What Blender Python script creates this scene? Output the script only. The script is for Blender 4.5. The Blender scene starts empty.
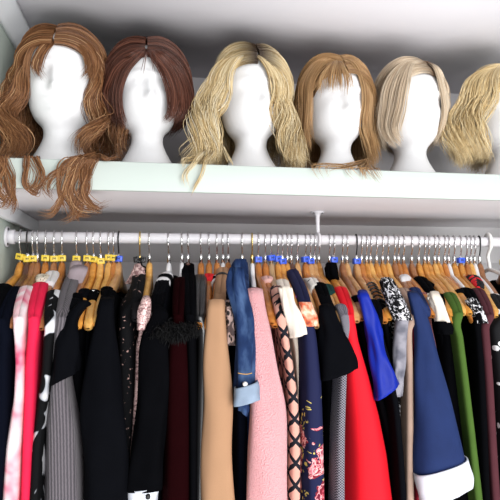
import bpy, math, random
import numpy as np
from mathutils import Vector
rng = np.random.default_rng(7)
random.seed(7)
C = bpy.context.scene.collection
F = 540.0; YAW, PITCH, ROLL = 0.1744, 0.0742, -0.0059
ZB, ZT, YR, ZR, YB, ZC, XL = 0.1831, 0.2364, 1.2113, 0.1156, 1.466, 0.5909, -0.3112
XR = 1.12; ZF = -1.35
# ------------------------------------------------------------------ camera
_cy, _sy, _cp, _sp = math.cos(YAW), math.sin(YAW), math.cos(PITCH), math.sin(PITCH)
FW = np.array([_sy*_cp, _cy*_cp, _sp]); _r = np.array([_cy, -_sy, 0.0]); _u = np.cross(_r, FW)
RT = _r*math.cos(ROLL) + _u*math.sin(ROLL); UP = -_r*math.sin(ROLL) + _u*math.cos(ROLL)
def ray(px, py): return FW + RT*((px-250)/F) + UP*((250-py)/F)
def at(px, py, Y):
    d = ray(px, py); return d*(Y/d[1])
def proj(P):
    P = np.asarray(P, float); w = P@FW
    return 250+F*(P@RT)/w, 250-F*(P@UP)/w
def xat(px, Y, z):
    a = (px-250)/F; c = RT - a*FW
    return -(c[1]*Y + c[2]*z)/c[0]
cam_d = bpy.data.cameras.new('camera'); cam = bpy.data.objects.new('camera', cam_d); C.objects.link(cam)
cam_d.sensor_width = 36; cam_d.lens = 36*F/500; cam_d.clip_start = 0.02
from mathutils import Matrix
m = Matrix(((RT[0], UP[0], -FW[0]), (RT[1], UP[1], -FW[1]), (RT[2], UP[2], -FW[2])))
cam.matrix_world = m.to_4x4()
bpy.context.scene.camera = cam
# ------------------------------------------------------------------ materials
def nmat(name, rough=0.6, col=(.5,.5,.5), metal=0, spec=.5, sheen=0):
    mt = bpy.data.materials.new(name); mt.use_nodes = True
    nt = mt.node_tree; b = nt.nodes['Principled BSDF']
    b.inputs['Base Color'].default_value = (*col, 1); b.inputs['Roughness'].default_value = rough
    b.inputs['Metallic'].default_value = metal; b.inputs['Specular IOR Level'].default_value = spec
    if sheen:
        b.inputs['Sheen Weight'].default_value = sheen; b.inputs['Sheen Roughness'].default_value = .5
    return mt, nt, b
def N(nt, typ, **kw):
    n = nt.nodes.new(typ)
    for k, v in kw.items():
        if k in n.inputs: n.inputs[k].default_value = v
        else: setattr(n, k, v)
    return n
def ramp(nt, stops, interp='LINEAR'):
    n = nt.nodes.new('ShaderNodeValToRGB'); cr = n.color_ramp; cr.interpolation = interp
    while len(cr.elements) < len(stops): cr.elements.new(.5)
    for e, (p, c) in zip(cr.elements, stops): e.position = p; e.color = (*c, 1)
    return n
def bump(nt, b, src, strength=.3, dist=.002):
    n = N(nt, 'ShaderNodeBump', Strength=strength, Distance=dist)
    nt.links.new(src, n.inputs['Height']); nt.links.new(n.outputs[0], b.inputs['Normal'])
def uvn(nt, sx=1, sy=1, rot=0):
    t = nt.nodes.new('ShaderNodeTexCoord'); mp = nt.nodes.new('ShaderNodeMapping')
    mp.inputs['Scale'].default_value = (sx, sy, 1); mp.inputs['Rotation'].default_value = (0, 0, rot)
    nt.links.new(t.outputs['UV'], mp.inputs[0]); return mp.outputs[0]
def objn(nt, s=(1, 1, 1)):
    t = nt.nodes.new('ShaderNodeTexCoord'); mp = nt.nodes.new('ShaderNodeMapping'); mp.inputs['Scale'].default_value = s
    nt.links.new(t.outputs['Object'], mp.inputs[0]); return mp.outputs[0]
def paint(name, col, rough=.5, bs=180, st=.05):
    mt, nt, b = nmat(name, rough, col, spec=.3)
    v = objn(nt); n = N(nt, 'ShaderNodeTexNoise', Scale=bs, Detail=3.0); nt.links.new(v, n.inputs['Vector'])
    bump(nt, b, n.outputs[0], st, .001)
    n2 = N(nt, 'ShaderNodeTexNoise', Scale=6.0, Detail=2.0); nt.links.new(v, n2.inputs['Vector'])
    r = ramp(nt, [(.3, tuple(c*.96 for c in col)), (.7, col)]); nt.links.new(n2.outputs[0], r.inputs[0]); nt.links.new(r.outputs[0], b.inputs['Base Color'])
    return mt
def cloth(name, col, rough=.9, weave=500, st=.25, sheen=.0, var=.85, spec=.15):
    mt, nt, b = nmat(name, rough, col, spec=spec, sheen=sheen)
    v = uvn(nt)
    n = N(nt, 'ShaderNodeTexNoise', Scale=float(weave), Detail=2.0); nt.links.new(v, n.inputs['Vector'])
    bump(nt, b, n.outputs[0], st, .0015)
    n2 = N(nt, 'ShaderNodeTexNoise', Scale=25.0, Detail=4.0); nt.links.new(v, n2.inputs['Vector'])
    r = ramp(nt, [(.3, tuple(c*var for c in col)), (.7, col)]); nt.links.new(n2.outputs[0], r.inputs[0]); nt.links.new(r.outputs[0], b.inputs['Base Color'])
    return mt
def noisepat(name, stops, scale, detail=2.0, rough=.85, interp='LINEAR', dist=0.0, sx=1, sy=1):
    mt, nt, b = nmat(name, rough, spec=.15)
    v = uvn(nt, sx, sy); n = N(nt, 'ShaderNodeTexNoise', Scale=float(scale), Detail=detail, Distortion=dist); nt.links.new(v, n.inputs['Vector'])
    r = ramp(nt, stops, interp); nt.links.new(n.outputs[0], r.inputs[0]); nt.links.new(r.outputs[0], b.inputs['Base Color'])
    return mt
def vorpat(name, stops, scale, feature='F1', rough=.85, interp='CONSTANT', sx=1, sy=1, metal=0, out=0):
    mt, nt, b = nmat(name, rough, spec=.3, metal=metal)
    v = uvn(nt, sx, sy); n = nt.nodes.new('ShaderNodeTexVoronoi'); n.feature = feature; n.inputs['Scale'].default_value = scale
    nt.links.new(v, n.inputs['Vector'])
    r = ramp(nt, stops, interp); nt.links.new(n.outputs[out], r.inputs[0]); nt.links.new(r.outputs[0], b.inputs['Base Color'])
    return mt
def ribbed(name, c1, c2, freq):
    mt, nt, b = nmat(name, .95, spec=.1, sheen=.1)
    w = nt.nodes.new('ShaderNodeTexWave'); w.inputs['Scale'].default_value = freq; w.inputs['Distortion'].default_value = 1.0
    w.inputs['Detail'].default_value = 2; w.inputs['Detail Scale'].default_value = 3
    nt.links.new(uvn(nt), w.inputs['Vector'])
    r = ramp(nt, [(0, c1), (1, c2)]); nt.links.new(w.outputs[1], r.inputs[0]); nt.links.new(r.outputs[0], b.inputs['Base Color'])
    bump(nt, b, w.outputs[1], .5, .003)
    return mt
def mathn(nt, op, a, b_=None):
    n = nt.nodes.new('ShaderNodeMath'); n.operation = op
    for i, s in enumerate((a, b_)):
        if s is None: continue
        if isinstance(s, (int, float)): n.inputs[i].default_value = s
        else: nt.links.new(s, n.inputs[i])
    return n.outputs[0]
def zigzag(name, c1, c2):
    mt, nt, b = nmat(name, .85, spec=.15)
    sp = nt.nodes.new('ShaderNodeSeparateXYZ'); nt.links.new(uvn(nt), sp.inputs[0])
    u = mathn(nt, 'PINGPONG', sp.outputs[0], .02); v = sp.outputs[1]
    a = mathn(nt, 'PINGPONG', mathn(nt, 'ADD', v, mathn(nt, 'MULTIPLY', u, 1.35)), .020)
    c = mathn(nt, 'PINGPONG', mathn(nt, 'SUBTRACT', v, mathn(nt, 'MULTIPLY', u, 1.35)), .020)
    mm = mathn(nt, 'LESS_THAN', mathn(nt, 'MINIMUM', a, c), .0048)
    mx = nt.nodes.new('ShaderNodeMix'); mx.data_type = 'RGBA'; mx.inputs[6].default_value = (*c1, 1); mx.inputs[7].default_value = (*c2, 1)
    nt.links.new(mm, mx.inputs[0]); nt.links.new(mx.outputs[2], b.inputs['Base Color'])
    return mt
def checks(name, c1, c2, s):
    mt, nt, b = nmat(name, .9, spec=.15)
    n = N(nt, 'ShaderNodeTexChecker', Scale=float(s)); n.inputs[1].default_value = (*c1, 1); n.inputs[2].default_value = (*c2, 1)
    nt.links.new(uvn(nt), n.inputs[0]); nt.links.new(n.outputs[0], b.inputs['Base Color'])
    return mt
def floral(name, base, v0, v1):
    """navy cloth printed with bouquets between the heights v0..v1"""
    mt, nt, b = nmat(name, .8, spec=.2)
    v = uvn(nt); sp = nt.nodes.new('ShaderNodeSeparateXYZ'); nt.links.new(v, sp.inputs[0])
    dn = N(nt, 'ShaderNodeTexNoise', Scale=45.0, Detail=2.0); nt.links.new(v, dn.inputs['Vector'])
    dm = nt.nodes.new('ShaderNodeVectorMath'); dm.operation = 'MULTIPLY_ADD'; nt.links.new(dn.outputs['Color'], dm.inputs[0]); dm.inputs[1].default_value = (.028, .028, 0); nt.links.new(v, dm.inputs[2])
    v = dm.outputs[0]; sp = nt.nodes.new('ShaderNodeSeparateXYZ'); nt.links.new(v, sp.inputs[0])
    vo = nt.nodes.new('ShaderNodeTexVoronoi'); vo.inputs['Scale'].default_value = 30; nt.links.new(v, vo.inputs['Vector'])
    no = N(nt, 'ShaderNodeTexNoise', Scale=70.0, Detail=3.0, Distortion=1.5); nt.links.new(v, no.inputs['Vector'])
    r = ramp(nt, [(0, (.10,.008,.02)), (.42, (.22,.015,.03)), (.47, (.60,.08,.12)), (.52, (.85,.62,.58)), (.57, (.8,.22,.28)), (.64, (.15,.01,.03))])
    nt.links.new(no.outputs[0], r.inputs[0])
    band = mathn(nt, 'MULTIPLY', mathn(nt, 'GREATER_THAN', sp.outputs[1], v0), mathn(nt, 'LESS_THAN', sp.outputs[1], v1))
    mask = mathn(nt, 'MULTIPLY', mathn(nt, 'LESS_THAN', vo.outputs[0], .52), band)
    vo2 = nt.nodes.new('ShaderNodeTexVoronoi'); vo2.inputs['Scale'].default_value = 110; nt.links.new(v, vo2.inputs['Vector'])
    band2 = mathn(nt, 'MULTIPLY', mathn(nt, 'GREATER_THAN', sp.outputs[1], v0-.02), mathn(nt, 'LESS_THAN', sp.outputs[1], v1+.05))
    n3 = N(nt, 'ShaderNodeTexNoise', Scale=22.0); nt.links.new(v, n3.inputs['Vector'])
    leaf = mathn(nt, 'MULTIPLY', mathn(nt, 'MULTIPLY', mathn(nt, 'LESS_THAN', vo2.outputs[0], .38), band2), mathn(nt, 'GREATER_THAN', n3.outputs[0], .5))
    m1 = nt.nodes.new('ShaderNodeMix'); m1.data_type = 'RGBA'; m1.inputs[6].default_value = (*base, 1); m1.inputs[7].default_value = (.62,.5,.13,1); nt.links.new(leaf, m1.inputs[0])
    m2 = nt.nodes.new('ShaderNodeMix'); m2.data_type = 'RGBA'; nt.links.new(mask, m2.inputs[0]); nt.links.new(m1.outputs[2], m2.inputs[6]); nt.links.new(r.outputs[0], m2.inputs[7])
    nt.links.new(m2.outputs[2], b.inputs['Base Color'])
    return mt
def woodm(name, c1, c2):
    mt, nt, b = nmat(name, .32, spec=.45)
    v = objn(nt, (60, 9, 60)); n = N(nt, 'ShaderNodeTexNoise', Scale=1.6, Detail=5.0, Distortion=.6); nt.links.new(v, n.inputs['Vector'])
    r = ramp(nt, [(.3, c1), (.7, c2)]); nt.links.new(n.outputs[0], r.inputs[0]); nt.links.new(r.outputs[0], b.inputs['Base Color'])
    b.inputs['Coat Weight'].default_value = .12; b.inputs['Coat Roughness'].default_value = .2
    return mt
def hairm(name, stops, root=None):
    mt, nt, b = nmat(name, .38, spec=.45)
    a = nt.nodes.new('ShaderNodeAttribute'); a.attribute_name = 'tone'
    r = ramp(nt, stops); nt.links.new(a.outputs['Fac'], r.inputs[0]); out = r.outputs[0]
    if root:
        t = nt.nodes.new('ShaderNodeAttribute'); t.attribute_name = 'along'
        rr = ramp(nt, [(0.02, (1, 1, 1)), (.2, (0, 0, 0))]); nt.links.new(t.outputs['Fac'], rr.inputs[0])
        mx = nt.nodes.new('ShaderNodeMix'); mx.data_type = 'RGBA'; nt.links.new(rr.outputs[0], mx.inputs[0]); nt.links.new(out, mx.inputs[6]); mx.inputs[7].default_value = (*root, 1); out = mx.outputs[2]
    nt.links.new(out, b.inputs['Base Color'])
    return mt
M = {}
M['wall'] = paint('wall_paint', (.66,.64,.655), .7)
M['sidewall'] = paint('side_wall_paint', (.50,.56,.50), .7)
M['trim'] = paint('trim_paint', (.72,.74,.76), .5)
M['ceil'] = paint('ceiling_paint', (.66,.64,.67), .8)
M['shelf'] = paint('shelf_paint', (.77,.74,.77), .5, st=.03); M['edge'] = paint('shelf_edge_paint', (.57,.635,.595), .45, st=.03)
M['rail'] = paint('rail_paint', (.66,.65,.68), .35, st=.02)
M['floor'] = paint('floor_board', (.55,.5,.45), .6)
M['screw'] = nmat('screw_steel', .3, (.08,.08,.08), 1)[0]
def foam():
    mt, nt, b = nmat('polystyrene', .8, (.80,.80,.81), spec=.1)
    v = objn(nt); n = nt.nodes.new('ShaderNodeTexVoronoi'); n.inputs['Scale'].default_value = 260; nt.links.new(v, n.inputs['Vector'])
    bump(nt, b, n.outputs[0], .12, .001); return mt
M['foam'] = foam()
M['chrome'] = nmat('chrome', .18, (.75,.75,.76), 1)[0]
M['gold'] = nmat('gold_wire', .25, (.75,.55,.2), 1)[0]
M['blackwire'] = nmat('black_wire', .35, (.012,.012,.014))[0]
WOOD = {'oak': ((.36,.115,.018), (.60,.235,.05)), 'honey': ((.48,.175,.025), (.74,.345,.065)), 'pale': ((.64,.30,.06), (.86,.50,.15)), 'light': ((.52,.255,.085), (.70,.40,.17)),
        'orange': ((.42,.135,.025), (.62,.24,.05)), 'brown': ((.26,.10,.04), (.42,.18,.07)), 'dark': ((.07,.03,.02), (.14,.06,.04)), 'dull': ((.42,.26,.12), (.56,.37,.19))}
for k, (a_, b_) in WOOD.items(): M['wood_'+k] = woodm('wood_'+k, a_, b_)
M['wood_white'] = paint('white_lacquer', (.86,.86,.87), .35)
M['wood_black'] = cloth('black_velvet', (.012,.011,.013), .95)
M['plastic'] = nmat('white_plastic', .4, (.82,.82,.8))[0]
M['yellow'] = nmat('yellow_plastic', .4, (.85,.62,.06))[0]
M['blue'] = nmat('blue_plastic', .4, (.05,.13,.78))[0]
M['ink'] = nmat('marker_ink', .6, (.02,.02,.02))[0]
BK = (.0024,.0025,.0034)
M['black'] = cloth('black_cloth', BK, .9, spec=.02)
M['black2'] = cloth('black_jersey', (.0024,.0027,.0042), .85, spec=.04)
M['navyblack'] = cloth('dark_navy_cloth', (.003,.004,.009), .9, spec=.03)
M['leather'] = nmat('black_leather', .3, (.011,.011,.012), spec=.6)[0]
M['furm'] = nmat('black_fur', .55, (.004,.004,.0045), spec=.2)[0]
# ------------------------------------------------------------------ mesh helpers
def mesh(name, V, Q, mat, parent=None, uv=None, smooth=True, attrs=None, tris=None):
    V = np.asarray(V, np.float32); me = bpy.data.meshes.new(name)
    faces = []
    nq = 0 if Q is None else len(Q); n3 = 0 if tris is None else len(tris)
    me.vertices.add(len(V)); me.vertices.foreach_set('co', V.ravel())
    loops = []
    if nq: loops.append(np.asarray(Q, np.int32).ravel())
    if n3: loops.append(np.asarray(tris, np.int32).ravel())
    loops = np.concatenate(loops); me.loops.add(len(loops)); me.loops.foreach_set('vertex_index', loops)
    st = np.concatenate([np.arange(nq)*4, nq*4+np.arange(n3)*3]).astype(np.int32)
    me.polygons.add(nq+n3); me.polygons.foreach_set('loop_start', st)
    me.update(calc_edges=True); me.validate()
    if smooth: me.polygons.foreach_set('use_smooth', [True]*len(me.polygons))
    if uv is not None:
        l = me.uv_layers.new(name='UVMap'); vi = np.empty(len(me.loops), np.int32); me.loops.foreach_get('vertex_index', vi)
        l.data.foreach_set('uv', np.asarray(uv, np.float32)[vi].ravel())
    if attrs:
        for k, a in attrs.items():
            at_ = me.attributes.new(k, 'FLOAT', 'POINT'); at_.data.foreach_set('value', np.asarray(a, np.float32))
    if mat: me.materials.append(mat)
    o = bpy.data.objects.new(name, me); C.objects.link(o)
    if parent: o.parent = parent
    return o
def grid(nu, nv, closed=False, off=0):
    """quads for verts indexed i*nv+j ; closed in j"""
    i = np.arange(nu-1)[:, None]; j = np.arange(nv if closed else nv-1)[None, :]; j2 = (j+1) % nv
    q = np.stack([i*nv+j, i*nv+j2, (i+1)*nv+j2, (i+1)*nv+j], -1).reshape(-1, 4)
    return q+off
class B:
    """collects boxes / tubes / grids and links them as one mesh"""
    def __init__(s): s.V = []; s.Q = []; s.T = []; s.n = 0; s.U = []
    def add(s, V, Q=None, T=None, uv=None):
        V = np.asarray(V, float).reshape(-1, 3)
        if Q is not None: s.Q.append(np.asarray(Q)+s.n)
        if T is not None: s.T.append(np.asarray(T)+s.n)
        s.V.append(V); s.U.append(np.zeros((len(V), 2)) if uv is None else uv); s.n += len(V); return s
    def box(s, lo, hi):
        x0, y0, z0 = lo; x1, y1, z1 = hi
        V = [(x0,y0,z0),(x1,y0,z0),(x1,y1,z0),(x0,y1,z0),(x0,y0,z1),(x1,y0,z1),(x1,y1,z1),(x0,y1,z1)]
        return s.add(V, [(0,3,2,1),(4,5,6,7),(0,1,5,4),(1,2,6,5),(2,3,7,6),(3,0,4,7)])
    def tube(s, P, r, ns=8, cap=True):
        P = np.asarray(P, float); n = len(P); r = np.broadcast_to(np.asarray(r, float), (n,))
        T = np.gradient(P, axis=0); T /= np.linalg.norm(T, axis=1)[:, None]+1e-12
        a = np.array([0, 0, 1.]) if abs(T[0, 2]) < .9 else np.array([1., 0, 0])
        R = []
        u = np.cross(T[0], a); u /= np.linalg.norm(u)
        for k in range(n):
            u = u - T[k]*(u@T[k]); u /= np.linalg.norm(u)+1e-12; R.append(u.copy())
        R = np.array(R); W = np.cross(T, R); th = np.arange(ns)*2*math.pi/ns
        V = P[:, None]+r[:, None, None]*(R[:, None]*np.cos(th)[None, :, None]+W[:, None]*np.sin(th)[None, :, None])
        V = V.reshape(-1, 3); Q = grid(n, ns, True); tr = None
        if cap:
            V = np.vstack([V, P[0], P[-1]]); k = np.arange(ns); k2 = (k+1) % ns
            tr = np.vstack([np.stack([k2, k, np.full(ns, n*ns)], -1), np.stack([(n-1)*ns+k, (n-1)*ns+k2, np.full(ns, n*ns+1)], -1)])
        return s.add(V, Q, tr)
    def obj(s, name, mat, parent=None, smooth=True, uv=False):
        return mesh(name, np.vstack(s.V), np.vstack(s.Q) if s.Q else None, mat, parent, np.vstack(s.U) if uv else None, smooth, None, np.vstack(s.T) if s.T else None)
def bevel(o, w=.003, seg=2):
    md = o.modifiers.new('bevel', 'BEVEL'); md.width = w; md.segments = seg; md.limit_method = 'ANGLE'; return o
def thicken(o, t=.0018, off=-1):
    md = o.modifiers.new('solidify', 'SOLIDIFY'); md.thickness = t; md.offset = off; return o
def tag(o, label=None, cat=None, group=None, kind=None):
    for k, v in (('label', label), ('category', cat), ('group', group), ('kind', kind)):
        if v: o[k] = v
    return o
def empty(name, loc, label, cat, group=None):
    o = bpy.data.objects.new(name, None); C.objects.link(o); o.location = Vector(loc); o.empty_display_size = .05
    return tag(o, label, cat, group)
def adopt(root, *obs):
    for o in obs:
        o.parent = root; o.matrix_parent_inverse = Matrix.Translation(-Vector(root.location))
def crom(P, n):
    """smooth curve through control rows P sampled at n points by chord length"""
    P = np.asarray(P, float); d = np.linalg.norm(np.diff(P[:, :3], axis=0), axis=1)+1e-9; t = np.concatenate([[0], np.cumsum(d)]); x = np.linspace(0, t[-1], n)
    m_ = np.gradient(P, t, axis=0) if len(P) > 2 else np.tile((P[1]-P[0])/t[1], (2, 1))
    k = np.clip(np.searchsorted(t, x, 'right')-1, 0, len(P)-2); h = (t[k+1]-t[k])[:, None]; s = ((x-t[k])/(t[k+1]-t[k]))[:, None]
    return (2*s**3-3*s**2+1)*P[k]+(s**3-2*s**2+s)*h*m_[k]+(-2*s**3+3*s**2)*P[k+1]+(s**3-s**2)*h*m_[k+1]
def sm(x, a=0., b=1.):
    t = np.clip((np.asarray(x, float)-a)/(b-a), 0, 1); return t*t*(3-2*t)
# ------------------------------------------------------------------ setting
def struct(name, bm_, mat, bev=0):
    o = bm_.obj(name, mat, smooth=False); o['kind'] = 'structure'
    if bev: bevel(o, bev)
    return o
struct('wall_back', B().box((XL-.05, YB+.004, ZF), (XR+.05, YB+.06, ZC+.05)).box((XL, YB, ZF), (XR, YB+.004, .0735)).box((XL, YB, .0765), (XR, YB+.004, ZC)), M['wall'])
struct('wall_left', B().box((XL-.05, .93, ZF), (XL, YB+.004, ZC+.05)), M['sidewall'])
struct('wall_right', B().box((XR, .93, ZF), (XR+.05, YB+.004, ZC+.05)), M['sidewall'])
struct('ceiling', B().box((XL, .93, ZC), (XR, YB+.004, ZC+.05)), M['ceil'])
struct('floor', B().box((XL-1.2, -2.2, ZF-.05), (XR+1.2, YB+.06, ZF)), M['floor'])
cv = []   # cove along the top of the left wall
for y in (.935, YB):
    for a, b_ in ((0, -.052), (.010, -.052), (.012, -.046), (.026, -.026), (.030, -.010), (.030, 0), (0, 0)): cv.append((XL+a+.0001, y, ZC+b_-.0001))
n7 = 7; struct('trim_1', B().add(cv, [(k, (k+1) % n7, n7+(k+1) % n7, n7+k) for k in range(n7)]), M['trim'])
struct('trim_2', B().box((XL+.0001, 1.002, ZB-.034), (XL+.013, YB-.001, ZB-.0005)), M['trim'], .002)   # batten carrying the shelf
# shelf
sh = empty('shelf', ((XL+XR)/2, 1.2, ZT), 'thick white painted shelf board carrying the wig heads above the clothes rail', 'shelf')
o = B().box((XL+.0005, 1.010, ZB), (XR-.0005, YB-.0005, ZT)).obj('board', M['shelf'], smooth=False); bevel(o, .0015, 2); adopt(sh, o)
o = B().box((XL+.0005, 1.0, ZB-.0004), (XR-.0005, 1.0102, ZT+.0004)).obj('front_edge', M['edge'], smooth=False); bevel(o, .002, 2); adopt(sh, o); o['label'] = 'pale mint front edge'
# rail
rail = empty('clothes_rail', ((XL+XR)/2, YR, ZR), 'long white tubular clothes rail under the shelf, holding all the hangers', 'rail')
b = B().tube([(x, YR, ZR) for x in np.linspace(XL+.004, XR-.004, 8)], .0122, 20).obj('rod', M['rail']); adopt(rail, b)
for xs, sg in ((XL, 1), (XR, -1)):
    fl = B().tube([(xs+sg*.0005, YR, ZR), (xs+sg*.005, YR, ZR)], .022, 24).tube([(xs+sg*.005, YR, ZR), (xs+sg*.018, YR, ZR)], .0155, 24).obj('end_socket', M['rail'], smooth=False); adopt(rail, fl)
    for dz in (.016, -.016):
        sc = B().tube([(xs+sg*.005, YR-.008, ZR+dz), (xs+sg*.0062, YR-.008, ZR+dz)], .003, 10).obj('screw', M['screw'], smooth=False)
        sc.parent = fl
xb = xat(317.5, YR, ZB)
br = B()
prof = [(.0155, ZB-.0002), (.0155, ZB-.003), (.008, ZB-.0045), (.0052, ZB-.012), (.0044, ZB-.03), (.0046, ZR+.012)]
br.tube([(xb, YR, z) for _, z in prof], [r for r, _ in prof], 16)
tor = [(xb, YR+.0155*math.sin(a), ZR+.0155*math.cos(a)) for a in np.linspace(0, 2*math.pi, 25)]
br.tube(tor, .0036, 8, False).tube([(xb-.006, YR, ZR), (xb+.006, YR, ZR)], .0135, 20)
brk = br.obj('bracket', M['rail']); adopt(rail, brk)
for dx in (-.010, .010):
    s_ = B().tube([(xb+dx, YR-.004, ZB-.003), (xb+dx, YR-.004, ZB-.0048)], .0026, 10).obj('screw', M['screw'], smooth=False); s_.parent = brk
# ------------------------------------------------------------------ hangers
L0 = .205; TH = .0075
def armf(s): return -(.20*sm(s, 0, .16)+.50*s+.30*np.asarray(s, float)**3)
class Hanger: pass
ZN = ZR-.052   # top of the wooden neck
def solve_hanger(hpx, tpx, tpy):
    h = Hanger(); h.o = np.array([xat(hpx, YR, ZR), YR]); h.L = L0; D = .095
    for _ in range(4):
        lo, hi = -1.0, 1.0
        for _ in range(40):
            md = (lo+hi)/2; p = (*(h.o+L0*np.array([math.sin(md), -math.cos(md)])), ZN-D)
            if proj(p)[0] < tpx: lo = md
            else: hi = md
        # height of the tip from its pixel row
        y = p[1]; D = float(np.clip(ZN-(at(tpx, tpy-4, y)[2]), .075, .125))
    h.psi = md; h.D = D; h.d = np.array([math.sin(md), -math.cos(md)]); h.n = np.array([math.cos(md), math.sin(md)])
    h.zt = lambda r: ZN+D*armf(np.abs(r)/L0)
    return h
def P3(h, r, c, z):
    r, c, z = np.broadcast_arrays(np.asarray(r, float), np.asarray(c, float), np.asarray(z, float))
    xy = h.o+r[..., None]*h.d+c[..., None]*h.n
    return np.concatenate([xy, z[..., None]], -1)
def hook_path(h, front=1):
    rr = .0146
    P = [(-rr*math.cos(a)*front, ZR+rr*math.sin(a)) for a in np.linspace(-.35, math.pi*.98, 15)]
    P += [(rr*.99*front, ZR-.006), (rr*.8*front, ZR-.016), (rr*.35*front, ZR-.027), (.0, ZR-.036), (0, ZN+.004)]
    return np.array([P3(h, r, 0, z) for r, z in P])
def make_hanger(h, tone, hookmat, marker, label, strap=False):
    root = empty('clothes_hanger', (h.o[0], h.o[1], ZN), label, 'hanger', 'hangers on the clothes rail')
    white = tone == 'white'
    s = np.linspace(-1, 1, 61); r = s*h.L; zt = h.zt(r); a = np.abs(s)
    hh = .030-.010*a+.006*(1-sm(a, 0, .12)); tk = TH*(1+.15*sm(a, .4, .95))*(.75 if white else 1)
    end = np.sqrt(np.clip(1-((a-.955)/.045).clip(0, 1)**2, .02, 1))
    zc_ = zt-hh/2; hh = hh*end; tk = tk*np.sqrt(end)
    th = np.arange(12)*2*math.pi/12; cs, sn = np.cos(th), np.sin(th)
    sup = lambda v, e: np.sign(v)*np.abs(v)**e
    V = P3(h, r[:, None]+0*th, tk[:, None]*sup(cs, .7)[None], zc_[:, None]+.5*hh[:, None]*sup(sn, .7)[None])
    b_ = B().add(V.reshape(-1, 3), grid(61, 12, True))
    body = b_.obj('body', M['wood_'+tone]); adopt(root, body)
    hk = crom(hook_path(h), 34)
    ho = B().tube(hk, .0017, 8).obj('hook', hookmat); adopt(root, ho)
    if tone not in ('black',):
        fe = B().tube([P3(h, 0, 0, z) for z in (ZN-.004, ZN+.015, ZN+.0185)], [.0040, .0040, .0026], 12).obj('ferrule', M['chrome'] if not hookmat == M['gold'] else M['gold']); adopt(root, fe)
    if marker:
        dz, ty = marker[1], marker[2]
        cx = P3(h, 0, 0, ZN+.006+dz); sx, sz = .0082, .0066
        bx = B().box((-sx, -.0065, -sz), (sx, .0065, sz)).obj('size_marker', M[marker[0]], smooth=False); bevel(bx, .0012, 2)
        bx.parent = root; bx.location = Vector(cx)-root.location; bx.rotation_euler = (0, ty*.5, -ty+.1)
        mk = B()
        for x0, x1, z0, z1 in ((-.0032, -.0022, -.0024, .0024), (.0022, .0032, -.0024, .0024), (-.0022, -.0006, .0004, .0020), (.0006, .0022, .0004, .0020), (-.0008, .0008, -.0010, .0008)): mk.box((x0, -.0068, z0), (x1, -.0064, z1))
        mo = mk.obj('printed_letter', M['ink'], smooth=False); mo.parent = bx
    return root
Y1, Y2, Bm = 'yellow', 'blue', 'blue'
HD = [ # hook px, tone, tip px, tip py, hook kind, marker
(21,'honey',-10,316,'c',(Y1,.004,.4)),(28,'dark',2,322,'b',(Y1,-.001,-.1)),(33.5,'brown',8,326,'c',(Y1,.0,.0)),(38,'brown',19,320,'c',None),(46,'oak',34,320,'c',(Y1,.001,.05)),
(54.5,'brown',41,327,'c',(Y1,0,-.1)),(62.5,'oak',50,322,'c',(Y1,.001,0)),(77,'brown',62,320,'c',(Y1,.0,.1)),(87.5,'brown',70,322,'c',(Y1,.001,0)),(94,'honey',77,326,'c',(Y1,-.001,.2)),
(101,'pale',88,327,'c',(Y1,-.005,-.1)),(109,'pale',97,324,'c',(Y1,.003,0)),(114,'orange',101,322,'c',(Y1,.002,.1)),(119,'light',103,318,'b',(Y2,.0005,.1)),(140,'black',136,318,'g',None),
(149.5,'pale',143,326,'c',None),(169,'white',154,316,'c',None),(182,'white',178,318,'c',None),(188,'dark',190,318,'c',None),(201,'oak',199,326,'c',None),
(209,'oak',207,328,'c',None),(217,'orange',215,331,'c',None),(223,'white',219,320,'c',None),(228,'oak',231,322,'c',None),(242,'dark',244,318,'c',None),
(252,'white',256,318,'g',None),(258,'oak',272,322,'c',(Y2,0,.0)),(265,'orange',275,325,'c',None),(271,'dull',281,318,'c',(Y2,.004,-.2)),(277.5,'honey',290,320,'c',(Y2,.002,-.2)),
(282,'honey',297,318,'c',(Y2,-.004,-.15)),(287,'honey',303,325,'c',None),(291,'dark',308,320,'c',None),(297,'light',317,326,'c',None),(305,'orange',325,319,'c',(Y2,.001,-.2)),
(310,'light',330,318,'c',(Y2,-.003,-.1)),(314,'light',341,321,'c',None),(318.5,'honey',344,318,'c',None),(329,'honey',349,318,'c',None),(333.5,'light',357,320,'c',(Y2,0,.0)),
(342,'brown',362,318,'c',None),(346.5,'light',370,318,'c',None),(356,'light',378,320,'b',(Y2,-.003,0)),(361,'orange',385,321,'c',None),(366,'honey',389,318,'c',None),
(370,'pale',398,316,'c',None),(376,'honey',403,316,'c',None),(382,'honey',408,318,'c',None),(387.5,'pale',414,318,'c',None),(394,'brown',419,316,'c',None),
(398,'oak',424,314,'c',None),(403,'orange',433,315,'c',None),(411,'brown',440,316,'c',None),(418,'honey',452,323,'c',None),(424,'honey',452,316,'c',None),
(428,'honey',458,316,'c',None),(434,'pale',463,313,'c',None),(438,'honey',470,313,'c',None),(444,'orange',474,321,'c',None),(448,'white',478,316,'c',None),
(453.5,'honey',485,320,'c',None),(460,'honey',489,318,'c',(Y2,0,0)),(466,'oak',492,316,'c',None),(470,'pale',497,316,'c',None),(474,'white',503,318,'c',None),
(479,'brown',507,322,'b',None),(503,'brown',540,322,'c',('yellow',-.004,0))]
H = [solve_hanger(a[0], a[2], a[3]) for a in HD]
HK = {'c': M['chrome'], 'b': M['blackwire'], 'g': M['gold']}
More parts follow.
